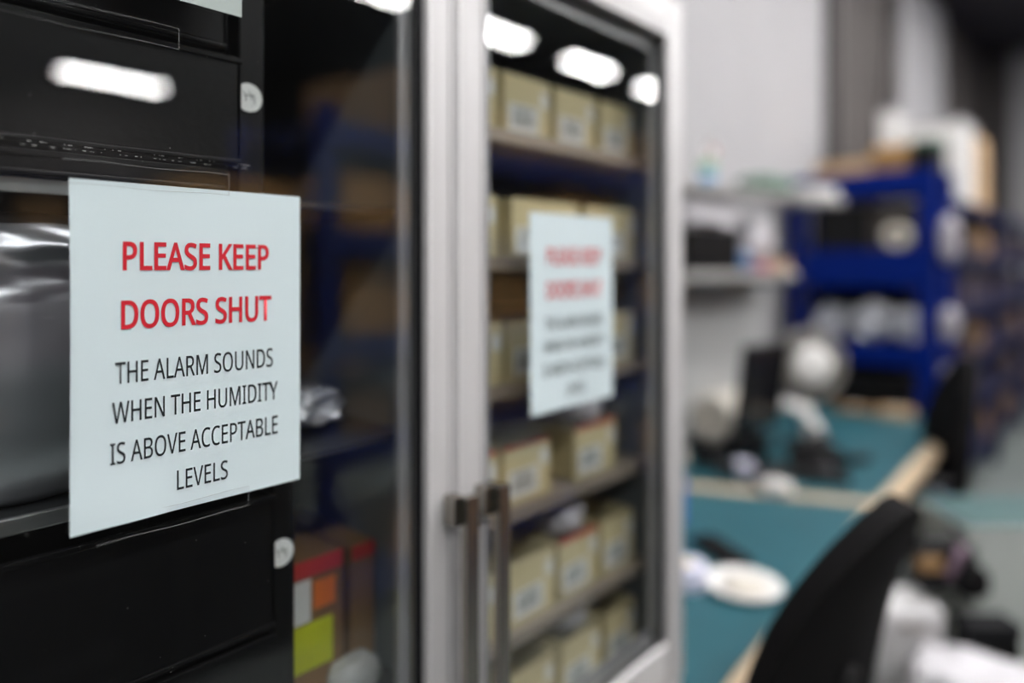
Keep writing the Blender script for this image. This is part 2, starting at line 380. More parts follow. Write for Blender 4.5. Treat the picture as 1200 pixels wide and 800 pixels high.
# ------------------------------------------------------------------ signs
GLYPHS = {'A':(.895,[[(.0,.0),(.391,1.004),(.504,1.004),(.894,.0),(.763,.0),(.643,.31),(.246,.31),(.127,.0)],[(.289,.422),(.605,.422),(.445,.874)]]),'B':(.91,[[(.136,.0),(.136,1.0),(.51,.997),(.586,.986),(.651,.969),(.705,.945),(.747,.912),(.777,.869),(.795,.816),(.801,.752),(.798,.71),(.774,.637),(.725,.579),(.654,.542),(.611,.531),(.611,.524),(.671,.51),(.749,.473),(.789,.435),(.818,.385),(.833,.322),(.829,.22),(.811,.164),(.782,.115),(.742,.074),(.691,.042),(.631,.019),(.564,.005),(.487,.0)],[(.262,.574),(.506,.577),(.594,.597),(.623,.616),(.659,.667),(.671,.738),(.656,.809),(.638,.836),(.613,.856),(.537,.883),(.427,.892),(.262,.892)],[(.262,.106),(.525,.11),(.576,.119),(.617,.136),(.648,.158),(.671,.186),(.697,.254),(.697,.331),(.687,.365),(.67,.395),(.646,.421),(.614,.442),(.571,.457),(.454,.469),(.262,.469)]]),'C':(.885,[[(.545,-.014),(.472,-.01),(.405,.002),(.344,.021),(.29,.049),(.242,.084),(.2,.125),(.165,.173),(.114,.289),(.089,.426),(.089,.575),(.099,.644),(.141,.768),(.172,.823),(.209,.871),(.253,.913),(.304,.949),(.361,.977),(.423,.998),(.492,1.01),(.566,1.014),(.642,1.01),(.714,.999),(.78,.981),(.842,.955),(.791,.849),(.688,.887),(.597,.902),(.488,.897),(.421,.876),(.361,.843),(.311,.796),(.27,.737),(.242,.668),(.224,.589),(.218,.5),(.224,.412),(.24,.333),(.267,.264),(.305,.205),(.353,.158),(.412,.124),(.482,.103),(.563,.097),(.658,.103),(.803,.136),(.803,.027),(.687,-.004)]]),'D':(1.022,[[(.136,.0),(.136,1.0),(.517,.996),(.585,.986),(.648,.968),(.706,.944),(.758,.913),(.804,.875),(.877,.779),(.903,.722),(.922,.658),(.933,.587),(.937,.51),(.928,.391),(.902,.288),(.859,.2),(.799,.128),(.723,.072),(.634,.032),(.531,.008),(.415,.0)],[(.262,.108),(.398,.108),(.575,.133),(.702,.207),(.779,.332),(.804,.506),(.798,.599),(.779,.679),(.748,.746),(.705,.799),(.651,.84),(.586,.869),(.511,.886),(.262,.892)]]),'E':(.779,[[(.136,.0),(.136,1.0),(.695,1.0),(.695,.889),(.262,.889),(.262,.577),(.669,.577),(.669,.468),(.262,.468),(.262,.111),(.695,.111),(.695,.0)]]),'H':(1.038,[[(.136,.0),(.136,1.0),(.262,1.0),(.262,.577),(.775,.577),(.775,1.0),(.901,1.0),(.901,.0),(.775,.0),(.775,.466),(.262,.466),(.262,.0)]]),'I':(.475,[[(.056,.0),(.056,.073),(.174,.099),(.174,.899),(.056,.927),(.056,1.0),(.417,1.0),(.417,.927),(.3,.899),(.3,.099),(.417,.073),(.417,.0)]]),'K':(.867,[[(.136,.0),(.136,1.0),(.262,1.0),(.262,.507),(.704,1.0),(.852,1.0),(.455,.564),(.867,.0),(.718,.0),(.364,.478),(.262,.388),(.262,.0)]]),'L':(.734,[[(.136,.0),(.136,1.0),(.262,1.0),(.262,.112),(.699,.112),(.699,.0)]]),'M':(1.27,[[(.136,.0),(.136,1.0),(.322,1.0),(.63,.181),(.95,1.0),(1.134,1.0),(1.134,.0),(1.01,.0),(1.02,.875),(.681,.0),(.577,.0),(.248,.877),(.252,.0)]]),'N':(1.064,[[(.136,.0),(.136,1.0),(.282,1.0),(.815,.172),(.811,1.0),(.929,1.0),(.929,.0),(.782,.0),(.246,.831),(.252,.0)]]),'O':(1.094,[[(.548,-.014),(.473,-.01),(.405,.002),(.344,.022),(.289,.05),(.241,.086),(.199,.128),(.164,.176),(.114,.292),(.098,.357),(.085,.503),(.098,.647),(.114,.712),(.164,.826),(.199,.874),(.241,.916),(.289,.951),(.344,.979),(.406,.999),(.474,1.011),(.549,1.015),(.621,1.011),(.687,.999),(.747,.98),(.801,.952),(.849,.917),(.891,.875),(.927,.827),(.979,.712),(1.005,.577),(1.008,.501),(1.005,.426),(.979,.291),(.956,.23),(.927,.176),(.891,.128),(.849,.086),(.801,.05),(.747,.022),(.687,.002),(.62,-.01)],[(.548,.095),(.627,.102),(.695,.122),(.752,.156),(.797,.204),(.831,.263),(.856,.332),(.87,.412),(.875,.501),(.87,.591),(.856,.67),(.831,.739),(.797,.798),(.752,.844),(.696,.878),(.628,.898),(.549,.905),(.47,.898),(.402,.878),(.345,.844),(.299,.798),(.264,.739),(.239,.67),(.224,.591),(.218,.501),(.223,.412),(.238,.332),(.263,.263),(.298,.204),(.344,.156),(.401,.122),(.468,.102)]]),'P':(.847,[[(.136,.0),(.136,1.0),(.492,.995),(.57,.981),(.635,.957),(.686,.923),(.725,.881),(.754,.83),(.77,.772),(.774,.665),(.767,.626),(.739,.551),(.717,.517),(.655,.458),(.566,.415),(.448,.392),(.262,.389),(.262,.0)],[(.262,.497),(.43,.5),(.536,.523),(.576,.543),(.606,.571),(.628,.606),(.641,.649),(.646,.7),(.642,.746),(.63,.785),(.611,.818),(.584,.845),(.549,.865),(.505,.88),(.451,.889),(.262,.892)]]),'R':(.871,[[(.136,.0),(.136,1.0),(.499,.996),(.574,.982),(.636,.96),(.687,.929),(.726,.889),(.754,.841),(.77,.783),(.774,.677),(.759,.611),(.731,.557),(.713,.535),(.649,.483),(.576,.448),(.85,.0),(.703,.0),(.461,.413),(.262,.413),(.262,.0)],[(.262,.52),(.469,.523),(.558,.547),(.59,.568),(.614,.595),(.632,.628),(.646,.71),(.642,.756),(.631,.794),(.613,.825),(.587,.849),(.553,.868),(.512,.88),(.405,.891),(.262,.891)]]),'S':(.769,[[(.346,-.014),(.19,-.001),(.071,.034),(.071,.154),(.197,.113),(.273,.1),(.352,.095),(.45,.106),(.52,.139),(.545,.162),(.563,.19),(.577,.256),(.572,.301),(.556,.339),(.508,.387),(.456,.416),(.282,.487),(.23,.514),(.149,.576),(.121,.612),(.1,.655),(.088,.704),(.084,.759),(.094,.833),(.125,.896),(.173,.946),(.237,.983),(.275,.997),(.403,1.014),(.555,.999),(.679,.958),(.64,.85),(.557,.88),(.465,.9),(.357,.901),(.318,.893),(.259,.863),(.223,.817),(.211,.758),(.217,.711),(.232,.674),(.279,.627),(.357,.586),(.547,.505),(.633,.446),(.672,.398),(.695,.339),(.703,.268),(.697,.205),(.679,.149),(.649,.101),(.606,.06),(.554,.028),(.493,.005),(.424,-.009)]]),'T':(.779,[[(.326,.0),(.326,.889),(.014,.889),(.014,1.0),(.763,1.0),(.763,.889),(.452,.889),(.452,.0)]]),'U':(1.024,[[(.507,-.014),(.419,-.008),(.343,.011),(.278,.043),(.223,.088),(.181,.142),(.15,.205),(.132,.276),(.126,.356),(.126,1.0),(.252,1.0),(.252,.352),(.256,.294),(.268,.243),(.289,.199),(.317,.162),(.354,.133),(.399,.112),(.452,.099),(.514,.095),(.577,.1),(.631,.113),(.676,.136),(.711,.167),(.737,.206),(.756,.25),(.768,.299),(.772,.353),(.772,1.0),(.896,1.0),(.896,.353),(.894,.302),(.873,.209),(.831,.126),(.767,.061),(.726,.034),(.628,-.002)]]),'V':(.84,[[(.357,.0),(.0,1.0),(.132,1.0),(.42,.14),(.707,1.0),(.84,1.0),(.483,.0)]]),'W':(1.303,[[(.282,.0),(.017,1.0),(.148,1.0),(.352,.151),(.581,1.0),(.711,1.0),(.95,.151),(1.153,1.0),(1.284,1.0),(1.018,.0),(.891,.0),(.646,.853),(.409,.0)]]),'Y':(.793,[[(.333,.0),(.333,.382),(.0,1.0),(.137,1.0),(.396,.508),(.657,1.0),(.793,1.0),(.459,.388),(.459,.0)]]),' ':(.364,[])}

BODY = [("PLEASE KEEP", .0407, .1754, -.0028, .0240, 1), ("DOORS SHUT", .0394, .1773, -.0544, .0240, 1),
        ("THE ALARM SOUNDS", .0358, .1801, -.1022, .0186, 0), ("WHEN THE HUMIDITY", .0333, .1847, -.1363, .0183, 0),
        ("IS ABOVE ACCEPTABLE", .0313, .1857, -.1716, .0183, 0), ("LEVELS", .0859, .1335, -.2062, .0178, 0)]
def sheet_x(u, v):
    """how far the sheet stands off the glass; u across 0..1, v down 0..1"""
    w = .00025 + .0007 * noise.noise(Vector((u * 2.3, v * 2.1, 1.7))) ** 2
    w += .0022 * math.exp(-((u - 0) ** 2 / .05 + (v - 1) ** 2 / .02)) + .0012 * math.exp(-((u - .25) ** 2 / .012 + (v - 1) ** 2 / .01))
    return w
def make_sign():
    r = thing('paper_sign', 'x', 'sign')
    W, H, top = .2115, .298, .0735
    bm = MB(); bm.grid(lambda u, v: Vector((sheet_x(u, v), u * W + .0012 * math.exp(-(u / .1) ** 2) * math.sin(v * 3.1), top - v * H)), 30, 42, .00012)
    smooth_angle(bm.build('sheet', M['paper'], r, True), 30)
    for txt, y0, y1, zb, cap, bold in BODY:
        cu = bpy.data.curves.new('t', 'CURVE'); cu.dimensions = '2D'; cu.fill_mode = 'BOTH'
        x = 0; adv = [GLYPHS[c][0] for c in txt]
        total = sum(adv) - .2
        sx = (y1 - y0) / total
        for c, a in zip(txt, adv):
            for sp in GLYPHS[c][1]:
                s_ = cu.splines.new('POLY'); s_.points.add(len(sp) - 1)
                for p, (px, py) in zip(s_.points, sp): p.co = ((x + px - .1) * sx * 100, py * cap * 100, 0, 1)
                s_.use_cyclic_u = True
            x += a
        cu.offset = .062 if bold else .010
        o = bpy.data.objects.new('t', cu); col.objects.link(o)
        bpy.context.view_layer.update()
        me = bpy.data.meshes.new_from_object(o.evaluated_get(bpy.context.evaluated_depsgraph_get()))
        bpy.data.objects.remove(o)
        for v in me.vertices:
            yy, zz = y0 + v.co.x / 100, zb + v.co.y / 100
            v.co = Vector((sheet_x(yy / W, (top - zz) / H) + .0005, yy, zz))
        me.materials.clear(); me.materials.append(M['ink_red' if bold else 'ink_black'])
        lo = bpy.data.objects.new('lettering', me); col.objects.link(lo); lo.parent = r
        lo['label'] = ('red bold line ' if bold else 'black line ') + 'reading ' + txt
    return r
s1 = make_sign(); s1.location = (.0004, 0, 1.6)
s1['label'] = 'sharp white paper sign taped on the left glass door'
s2 = copy_tree(s1); s2.location = (.0004, .5795, 1.606); s2.rotation_euler = (R(.3), 0, 0)
s2['label'] = 'blurred white paper sign taped on the right glass door'
for s_ in (s1, s2): s_['group'] = 'keep doors shut signs'
# strips of clear tape around the first sheet
def tape(y0, y1, z0, z1, label):
    f = lambda u, v: Vector((.0012, y0 + (y1 - y0) * u, z0 + (z1 - z0) * v + .0006 * math.sin(u * 9)))
    o = MB().grid(f, 14, 2).build('tape_strip', M['tape'])
    tag(o, label, 'tape', 'clear tape on the left glass door')
    for us in ([(k / 14, 0) for k in range(15)], [(k / 14, 1) for k in range(15)], [(1, k / 3) for k in range(4)]):
        MB().tube([f(*q) for q in us], .00018, 5).build('tape_edge', M['tape_edge'], o)
tape(-.004, .135, 1.669, 1.689, 'clear tape strip along the top edge of sharp sign')
tape(.02, .155, 1.362, 1.381, 'clear tape strip under the bottom edge of sharp sign')
tape(-.10, .088, 1.80, 1.819, 'wide clear tape strip on glass above the lamp reflection')
# other papers near the top of the glass
o = MB().box(.0005, .0009, .03, .148, 1.846, 1.99); o = o.build('paper_notice', mat('pale_green_paper', (.36, .42, .40), .5))
tag(o, 'small pale notice taped at top edge of the left door', 'notice')
MB().box(.0009, .0012, .060, .082, 1.851, 1.866).build('yellow_mark', M['lime'], o)

# ------------------------------------------------------------------ contents of the left compartment
def tray(y0, y1, z0, z1, label, x0=-.40, x1=-.040, cut=True):
    r = thing('black_tray', label, 'tray', (0, 0, 0), 0, 'black component trays in the left compartment')
    t = .004; b = MB()
    b.box(x0, x1, y0, y1, z0, z0 + t); b.box(x1 - t, x1, y0, y1, z0, z1, .001); b.box(x0, x0 + t, y0, y1, z0, z1)
    b.box(x0, x1, y0, y0 + t, z0, z1); b.box(x0, x1, y1 - t, y1, z0, z1)
    b.build('tray_body', M['black_plastic'], r)
    b = MB().box(x1 - .001, x1 + .002, y0 - .001, y1 + .001, z1 - .006, z1, .001)
    b.box(x1 - .001, x1 + .0015, y0 - .001, y1 + .001, z0 + .001, z0 + .007, .002)
    b.build('rim', M['black_plastic'], r)
    if cut:   # stadium shaped grip pressed in the front
        n = 14; L_ = .050; rr = .0085; cy = y0 + .155; cz = (z0 + z1) / 2 + .01
        pts = [(x1 + .0018, cy + L_ + rr * math.cos(a), cz + rr * math.sin(a)) for a in [R(-90 + 180 * i / n) for i in range(n + 1)]]
        pts += [(x1 + .0018, cy - L_ + rr * math.cos(a), cz + rr * math.sin(a)) for a in [R(90 + 180 * i / n) for i in range(n + 1)]]
        pts.append(pts[0]); MB().tube(pts, .0008, 6).build('grip_outline', M['cab_side'], r)
    return r
tray(-.145, .150, 1.6765, 1.70, 'shallow black tray under the stack above sharp sign', cut=False)
tray(-.145, .167, 1.705, 1.818, 'black tray behind lamp reflection, middle of upper stack', cut=False)
tray(-.145, .152, 1.823, 1.945, 'black tray topmost in upper stack behind left door')

tray(-.145, .2055, 1.0605, 1.20, 'black tray at the base of lower left stack')
tray(-.145, .205, 1.206, 1.352, 'black tray on top of lower left stack below sharp sign', cut=False)
tray(-.145, .235, .864, .985, 'black tray on the cabinet bottom at left', cut=False)
rw = random.Random(5); b = MB()  # pale chips painted in as glints along the tray edge
for k in range(70):
    y = -.06 + .235 * rw.random(); L2 = .0006 + .003 * rw.random() ** 2; z = 1.7025 + (0 if rw.random() < .6 else .0035)
    b.box(-.0375, -.0370, y, min(y + L2, .166), z, z + .0003 + .0004 * rw.random())
wc = b.build('edge_glints', M['label'], [o for o in col.objects if o.name.startswith('black_tray') and 'middle of upper' in o['label']][0])
wc['kind'] = 'stuff'
def dot(y, z, label):
    r = MB().lathe([(.0150, 0), (.0155, .0004), (.0152, .0008)], 40, Matrix.Translation((-.0502, y, z)) @ Matrix.Rotation(R(90), 4, 'Y'))
    for v in r.bm.verts: v.co.y = max(v.co.y, y - .0085)
    r = r.build('round_label', M['label'])
    tag(r, label, 'label', 'round white stickers on the black post')
    b = MB()
    for k, (a, c) in enumerate([((-.006, .006), (-.003, -.004)), ((0, .007), (.003, -.002)), ((.005, .004), (.006, -.006)), ((-.005, .002), (.006, .003))]):
        b.tube([(-.0492, y + a[0], z + a[1]), (-.0492, y + (a[0] + c[0]) / 2 + .001, z + (a[1] + c[1]) / 2), (-.0492, y + c[0], z + c[1])], .0005, 5)
    b.build('pen_mark', M['print'], r)
dot(.1800, 1.781, 'round white sticker on black post right of lamp reflection')
dot(.2175, 1.281, 'round white sticker low on black post below sharp sign')
# foil bag standing on the shelf behind the sign
def foil(u, v):
    y = -.143 + .29 * u; z = 1.387 + .262 * v
    x = -.085 + .030 * math.sin(math.pi * min(1, v * 1.02)) ** .5 + .004 * noise.noise(Vector((u * 4, v * 3, 2))) + (.005 * noise.noise(Vector((u * 7 + v * 6, v * 22, 5))) if v > .7 else .0012 * noise.noise(Vector((u * 5, v * 8, 5))))
    if v > .78: x += .012 * math.sin((v - .78) / .22 * math.pi)
    return Vector((x, y, z + .004 * noise.noise(Vector((u * 6, 3, v * 3)))))
r = thing('foil_bag', 'crinkled silver foil bag behind glass left of the sharp sign', 'bag')
MB().grid(foil, 70, 70, .0012).build('bag_front', M['foil'], r, True)
MB().grid(lambda u, v: foil(u, v) * 1 + Vector((-.05 * math.sin(math.pi * max(.0, min(1, v))) - .003, 0, 0)), 20, 20, .001).build('bag_back', M['foil'], r, True)
# small foil bags glinting to the right of the sign
for (y, z, sy, sz, sd, lab) in ((.29, 1.422, .10, .05, 3, 'small silver foil pouch right of the sharp sign, lying'),):
    o = MB().blob((-.16, y, z), (.12, sy, sz), .35, 3, 4, sd).build('foil_pouch', M['foil'], None, False); tag(o, lab, 'pouch')
# carton with colour labels
r = thing('labelled_carton', 'carton with red, orange and lime stickers below the sharp sign', 'carton', (0, 0, 0))
MB().box(-.30, -.105, .238, .335, 1.0605, 1.236, .002).build('carton_body', M['kraft_dark'], r)
MB().box(-.1052, -.1035, .239, .333, 1.215, 1.236).build('red_stripe', M['red'], r)
MB().box(-.1052, -.1035, .239, .287, 1.160, 1.212).build('white_sticker', M['label'], r)
MB().box(-.1052, -.1035, .291, .322, 1.172, 1.206).build('orange_sticker', M['orange'], r)
MB().box(-.1052, -.1030, .239, .318, 1.100, 1.157).build('lime_sticker', M['lime'], r)
r = thing('narrow_carton', 'narrow brown carton beside the labelled carton, red top strip', 'carton')
MB().box(-.30, -.11, .350, .388, 1.0605, 1.23, .002).build('carton_body', M['kraft_dark'], r)
MB().box(-.1102, -.1085, .351, .387, 1.212, 1.23).build('red_strip', M['red'], r)
o = MB().blob((-.075, .33, 1.085), (.035, .07, .048), .3, 3, 3, 9).build('plastic_bag', M['clearbag'], None, True); tag(o, 'small clear bag lying in front of the labelled carton', 'bag')

# ------------------------------------------------------------------ contents of the right compartment
_bins = {}
def bin_(y, z, w, h, label, red=False, sticker=True, wide_label=False, d=.30, x1=-.06, group='kraft component boxes in the right compartment'):
    key = (w, h, red, sticker, wide_label, d)
    if key not in _bins:
        r = thing('component_box', label, 'box', (0, 0, 0), 0, group)
        t = .003; b = MB()
        b.box(-d, 0, 0, w, 0, t); b.box(-t, 0, 0, w, 0, h, .0008); b.box(-d, -d + t, 0, w, 0, h)
        b.box(-d, 0, 0, t, 0, h); b.box(-d, 0, w - t, w, 0, h)
        b.box(-d, -.10, 0, w, h - t, h)
        b.build('box_body', M['kraft'], r)
        lw = .070 if not wide_label else .11
        l = MB().box(0, .0008, .012, .012 + lw, .010, .052).build('front_label', M['label'], r)
        b = MB()
        for i in range(9): b.box(.0008, .0012, .022 + i * (lw - .02) / 9, .022 + i * (lw - .02) / 9 + .003, .020, .034)
        for i in range(2): b.box(.0008, .0012, .022, .012 + lw - .012, .038 + i * .006, .041 + i * .006)
        b.build('print', M['print'], l)
        if sticker: MB().box(0, .0008, w - .024, w - .006, h - .042, h - .018).build('corner_sticker', M['label'], r)
        if red: MB().box(-.002, .0009, .002, w - .002, h - .006, h + .0006).build('red_strip', M['red'], r)
        _bins[key] = r; c = r
    else: c = copy_tree(_bins[key])
    c.location = (x1, y, z + .0005); c['label'] = label; c['category'] = 'box'; c['group'] = group
    return c
rows = [('top shelf', 1.80, .098, [(.462, .112, 0, 0), (.588, .112, 0, 0), (.712, .114, 0, 0), (.842, .104, 0, 0)], 0),
        ('second shelf', 1.61, .096, [(.455, .120, 0, 0), (.605, .172, 0, 1), (.795, .165, 0, 1)], 0),
        ('third shelf', 1.42, .094, [(.470, .118, 0, 0), (.60, .112, 0, 0), (.725, .112, 0, 0), (.85, .104, 0, 0)], 0),
        ('fourth shelf', 1.23, .092, [(.465, .112, 1, 0), (.588, .112, 1, 0), (.765, .125, 1, 0)], 1),
        ('fifth shelf', 1.04, .098, [(.470, .112, 0, 0), (.600, .112, 0, 0), (.722, .112, 1, 0), (.845, .104, 0, 0)], 1),
        ('cabinet bottom', .868, .096, [(.475, .112, 0, 0), (.600, .112, 0, 0), (.730, .112, 0, 0), (.855, .104, 0, 0)], 1)]
for nm, z, h, L_, bags in rows:
    for i, (y, w, red, wl) in enumerate(L_):
        bin_(y, z, w, h, 'kraft box with white label on %s, %s from the handles' % (nm, ORD[i]), bool(red), True, bool(wl))
        if bags and (i + int(z * 10)) % 2 == 0 or (nm == 'third shelf' and i == 2):
            o = MB().blob((-.105, y + w / 2, z + h + .022), (.072, w * .7, .05), .3, 3, 3, i + z * 5).build('parts_bag', M['bag'] if i % 2 == 0 else M['clearbag'], None, True)
            tag(o, 'crumpled plastic bag poking out of %s box on %s' % (ORD[i], nm), 'bag', 'plastic bags in kraft boxes')
# pale bag bundle beside the blurred sign
o = MB().blob((-.20, .955, 1.565), (.10, .03, .07), .3, 2.6, 4, 4).build('parts_bag', M['bag'], None, True)
o = tag(o, 'pale plastic bag over the third shelf right of blurred sign', 'bag')

# ------------------------------------------------------------------ work benches
def leg_box(x, y, z1): return MB().box(x - .025, x + .025, y - .025, y + .025, 0, z1, .003)
TZ = .75
P1 = [(-1.08, 1.06), (.088, 1.06), (.000, 2.51), (-.62, 2.215), (-1.08, 2.0)]
P2 = [(-1.08, 2.012), (-.62, 2.227), (.000, 2.522), (-.065, 4.22), (-1.08, 4.22)]
def bench(name, poly, matpoly, legs, label):
    r = thing(name, label, 'workbench', (0, 0, 0), 0, 'teal topped workbenches')
    MB().prism(poly, TZ - .042, TZ - .003).build('worktop', M['wood'], r)
    MB().prism(matpoly, TZ - .003, TZ + .0015).build('bench_mat', M['teal'], r)
    for x, y in legs: leg_box(x, y, TZ - .042).build('leg', M['grey_metal'], r)
    return r
bench('workbench', P1, [(-1.07, 1.075), (.034, 1.075), (-.060, 2.474), (-.62, 2.20), (-1.07, 1.99)], [(-.1, 1.12), (-1.0, 1.12), (-.12, 2.35), (-1.0, 1.95)],
      'near teal topped workbench beside the cabinet, wooden front edge')
bench('workbench', P2, [(-1.07, 2.095), (-.62, 2.305), (-.060, 2.562), (-.125, 4.20), (-1.07, 4.20)], [(-.13, 2.65), (-1.0, 2.15), (-.17, 4.1), (-1.0, 4.1)],
      'far teal topped workbench in front of the blue rack')

# things on the near bench
r = thing('round_tray', 'round white dish on near bench next to the dark pad', 'dish', (-.115, 1.565, TZ + .0015))
MB().lathe([(.03, 0), (.075, .002), (.098, .014), (.100, .018), (.096, .018), (.073, .006), (.001, .005)], 48, None, True).build('dish_body', M['white_plastic'], r, True)
MB().lathe([(.055, .007), (.058, .013), (.02, .015)], 32).build('yellow_ring', M['cream'], r, True)
r = thing('tape_roll', 'lavender white roll lying left of the round white dish', 'roll', (-.235, 1.485, TZ + .0015))
MB().lathe([(.022, 0), (.050, 0), (.052, .004), (.052, .056), (.050, .06), (.022, .06), (.022, 0)], 40, None, False).build('roll', M['lavender'], r, True)
MB().lathe([(.019, .001), (.0218, .001), (.0218, .059), (.019, .059), (.019, .001)], 32, None, False).build('core', M['kraft'], r, True)
r = thing('black_stapler_pad', 'flat black pad on near bench beside cabinet edge', 'pad', (-.26, 1.73, TZ + .0015), R(-30))
r.name = 'black_pad'
MB().box(-.10, .10, -.045, .045, 0, .022, .008, 3).build('pad', M['black_gloss'], r)
MB().box(-.085, .085, -.03, .03, .022, .027, .002).build('top_sheet', M['black_fabric'], r)
r = thing('blue_spray_can', 'bright blue bin on near bench half behind cabinet door', 'bin', (-.505, 1.80, TZ + .0015), R(10))
r.name = 'blue_parts_bin'
b = MB(); b.box(-.06, .06, -.08, .08, 0, .004); b.box(-.06, -.056, -.08, .08, 0, .15); b.box(.056, .06, -.08, .08, 0, .15); b.box(-.06, .06, -.08, -.076, 0, .15); b.box(-.06, .06, .076, .08, 0, .09)
b.build('bin_body', mat('bright_blue_plastic', (.03, .14, .60), .4), r)
MB().box(-.064, .064, -.086, -.078, .142, .154, .002).build('lip', M['blue'], r)

# things on the divider and far bench
o = MB().blob((-.36, 2.40, TZ + .022), (.10, .08, .040), .35, 3, 4, 12).build('crumpled_tissue', M['white_plastic'], None, True); tag(o, 'crumpled white tissue on the wooden strip between benches', 'tissue')
# monitor seen edge-on
r = thing('computer_monitor', 'black monitor turned edge-on, leaning over the cluttered bench end', 'monitor', (-.50, 2.62, TZ + .0015), R(-9))
T = Matrix.Translation((0, 0, .34)) @ Matrix.Rotation(R(-10), 4, 'X')
MB().box(-.028, .012, -.15, .15, -.17, .19, .008, 3, Matrix.Translation((0, 0, .34)) @ Matrix.Rotation(R(8), 4, 'Y')).build('housing', M['black_gloss'], r)
MB().box(.0125, .0145, -.14, .14, -.155, .178, 0, 2, Matrix.Translation((0, 0, .34)) @ Matrix.Rotation(R(8), 4, 'Y')).build('screen', M['screen'], r)
MB().tube([(-.02, 0, .01), (-.035, 0, .12), (-.03, 0, .30)], .022, 12, [.035, .022, .022]).build('stand', M['black_gloss'], r, True)
MB().box(-.12, .11, -.13, .13, 0, .018, .008, 3).build('base', M['black_gloss'], r)
# desk fan
r = thing('desk_fan', 'round pale desk fan with white hub by the blue rack', 'fan', (-.50, 3.16, TZ + .0015), R(45))
RX = Matrix.Translation((0, 0, .385)) @ Matrix.Rotation(R(90), 4, 'X')
b = MB()
for k in range(8):
    rr = .045 + k * .0165; dz = .035 - .0028 * k * k * .35
    b.lathe([(rr, dz), (rr + .003, dz + .003), (rr + .006, dz), (rr + .003, dz - .003), (rr, dz)], 48, RX, False)
for k in range(48):
    a = 2 * math.pi * k / 48; c_, s_ = math.cos(a), math.sin(a)
    b.tube([RX @ Vector((.04 * c_, .04 * s_, .036)), RX @ Vector((.11 * c_, .11 * s_, .028)), RX @ Vector((.165 * c_, .165 * s_, 0))], .0022, 5)
b.build('guard', M['guard'], r)
MB().lathe([(.160, -.022), (.170, -.02), (.172, 0), (.170, .012), (.160, .014), (.160, -.022)], 56, RX, False).build('rim', M['guard'], r, True)
MB().lathe([(.001, .050), (.062, .050), (.092, .040), (.095, .030), (.062, .032), (.001, .032)], 40, RX, False).build('hub', M['white_plastic'], r, True)
for k in range(5):
    a0 = 2 * math.pi * k / 5
    def bl(u, v, a0=a0): 
        rr = .03 + .115 * u; a = a0 + (v - .5) * (.9 + .3 * u)
        return RX @ Vector((rr * math.cos(a), rr * math.sin(a), -.004 + (v - .5) * .022))
    MB().grid(bl, 6, 6, .002).build('blade', M['guard'], r, True)
MB().lathe([(.001, -.11), (.045, -.108), (.055, -.06), (.05, -.02), (.001, -.02)], 32, RX, False).build('motor', M['cream'], r, True)
MB().tube([(0, .05, .36), (0, .055, .22), (.015, .03, .10), (.02, .0, .02)], .02, 14, [.022, .024, .03, .045]).build('neck', M['white_plastic'], r, True)
MB().lathe([(.001, 0), (.115, 0), (.118, .01), (.105, .025), (.04, .036), (.001, .036)], 48).build('base', M['black_gloss'], r, True)
# bent white lamp head lying by the fan
r = thing('desk_lamp', 'bent white lamp arm between the black monitor and the fan', 'lamp', (-.47, 2.98, TZ + .0015), R(20))
MB().tube([(-.12, 0, .20), (-.06, 0, .225), (0, 0, .20), (.05, 0, .13), (.07, 0, .10)], .02, 12, [.018, .026, .026, .028, .032]).build('arm', M['white_plastic'], r, True)
MB().lathe([(.001, 0), (.06, 0), (.06, .02), (.03, .11), (.001, .11)], 32, Matrix.Translation((.07, 0, 0))).build('base', M['black_gloss'], r, True)
# white paper roll
crate(-.735, 2.82, TZ + .001, .20, .34, .058, M['black_plastic'], 'flat black box under the thick paper roll', rz=R(-12), lid=M['gasket'])
r = thing('paper_roll', 'thick cream white paper roll lying at the back of bench', 'roll', (-.735, 2.82, TZ + .062), R(-12))
MB().lathe([(.02, -.15), (.104, -.15), (.108, -.146), (.108, .146), (.104, .15), (.02, .15), (.02, -.15)], 40, Matrix.Translation((0, 0, .110)) @ Matrix.Rotation(R(90), 4, 'X'), False).build('roll', M['cream'], r, True)
MB().lathe([(.016, -.152), (.0198, -.152), (.0198, .152), (.016, .152), (.016, -.152)], 24, Matrix.Translation((0, 0, .110)) @ Matrix.Rotation(R(90), 4, 'X'), False).build('core', M['kraft_dark'], r, True)
# cables and small dark clutter between cabinet edge and monitor
def coil(cx, cy, rad, n, m_, label, r_=.006, seed=1):
    rnd = random.Random(seed); pts = []
    for i in range(n * 18):
        a = i / 18 * 2 * math.pi
        q = rad * (1 + .15 * math.sin(a * .37 + seed)); pts.append((cx + q * math.cos(a), cy + q * .8 * math.sin(a), TZ + .010 + i * .0105 / 18 + .004 * math.sin(a * 1.7)))
    tag(MB().tube(pts, r_, 7).build('cable_coil', m_, None, True), label, 'cable', 'cables heaped on the far bench')
coil(-.69, 2.52, .062, 6, M['black_gloss'], 'black cable coil on far bench next to cabinet edge')
coil(-.57, 2.44, .045, 5, M['dark_metal'], 'dark grey cable coil in front of the black monitor', .005, 3)
coil(-.82, 2.45, .05, 6, M['cream'], 'beige cable coil half hidden behind cabinet edge', .006, 5)
r = thing('screwdriver', 'dark tool with round handle lying before the black monitor', 'tool', (-.43, 2.46, TZ + .016), R(60))
MB().tube([(-.06, 0, 0), (-.05, 0, 0), (.03, 0, 0), (.045, 0, 0)], .014, 12, [.009, .014, .013, .006]).build('handle', M['black_gloss'], r, True)
MB().tube([(.04, 0, 0), (.16, 0, -.006)], .004, 8).build('shaft', M['steel'], r, True)
r = thing('zip_case', 'black zip case lying between monitor and fan on bench', 'case', (-.36, 2.87, TZ + .0015), R(40))
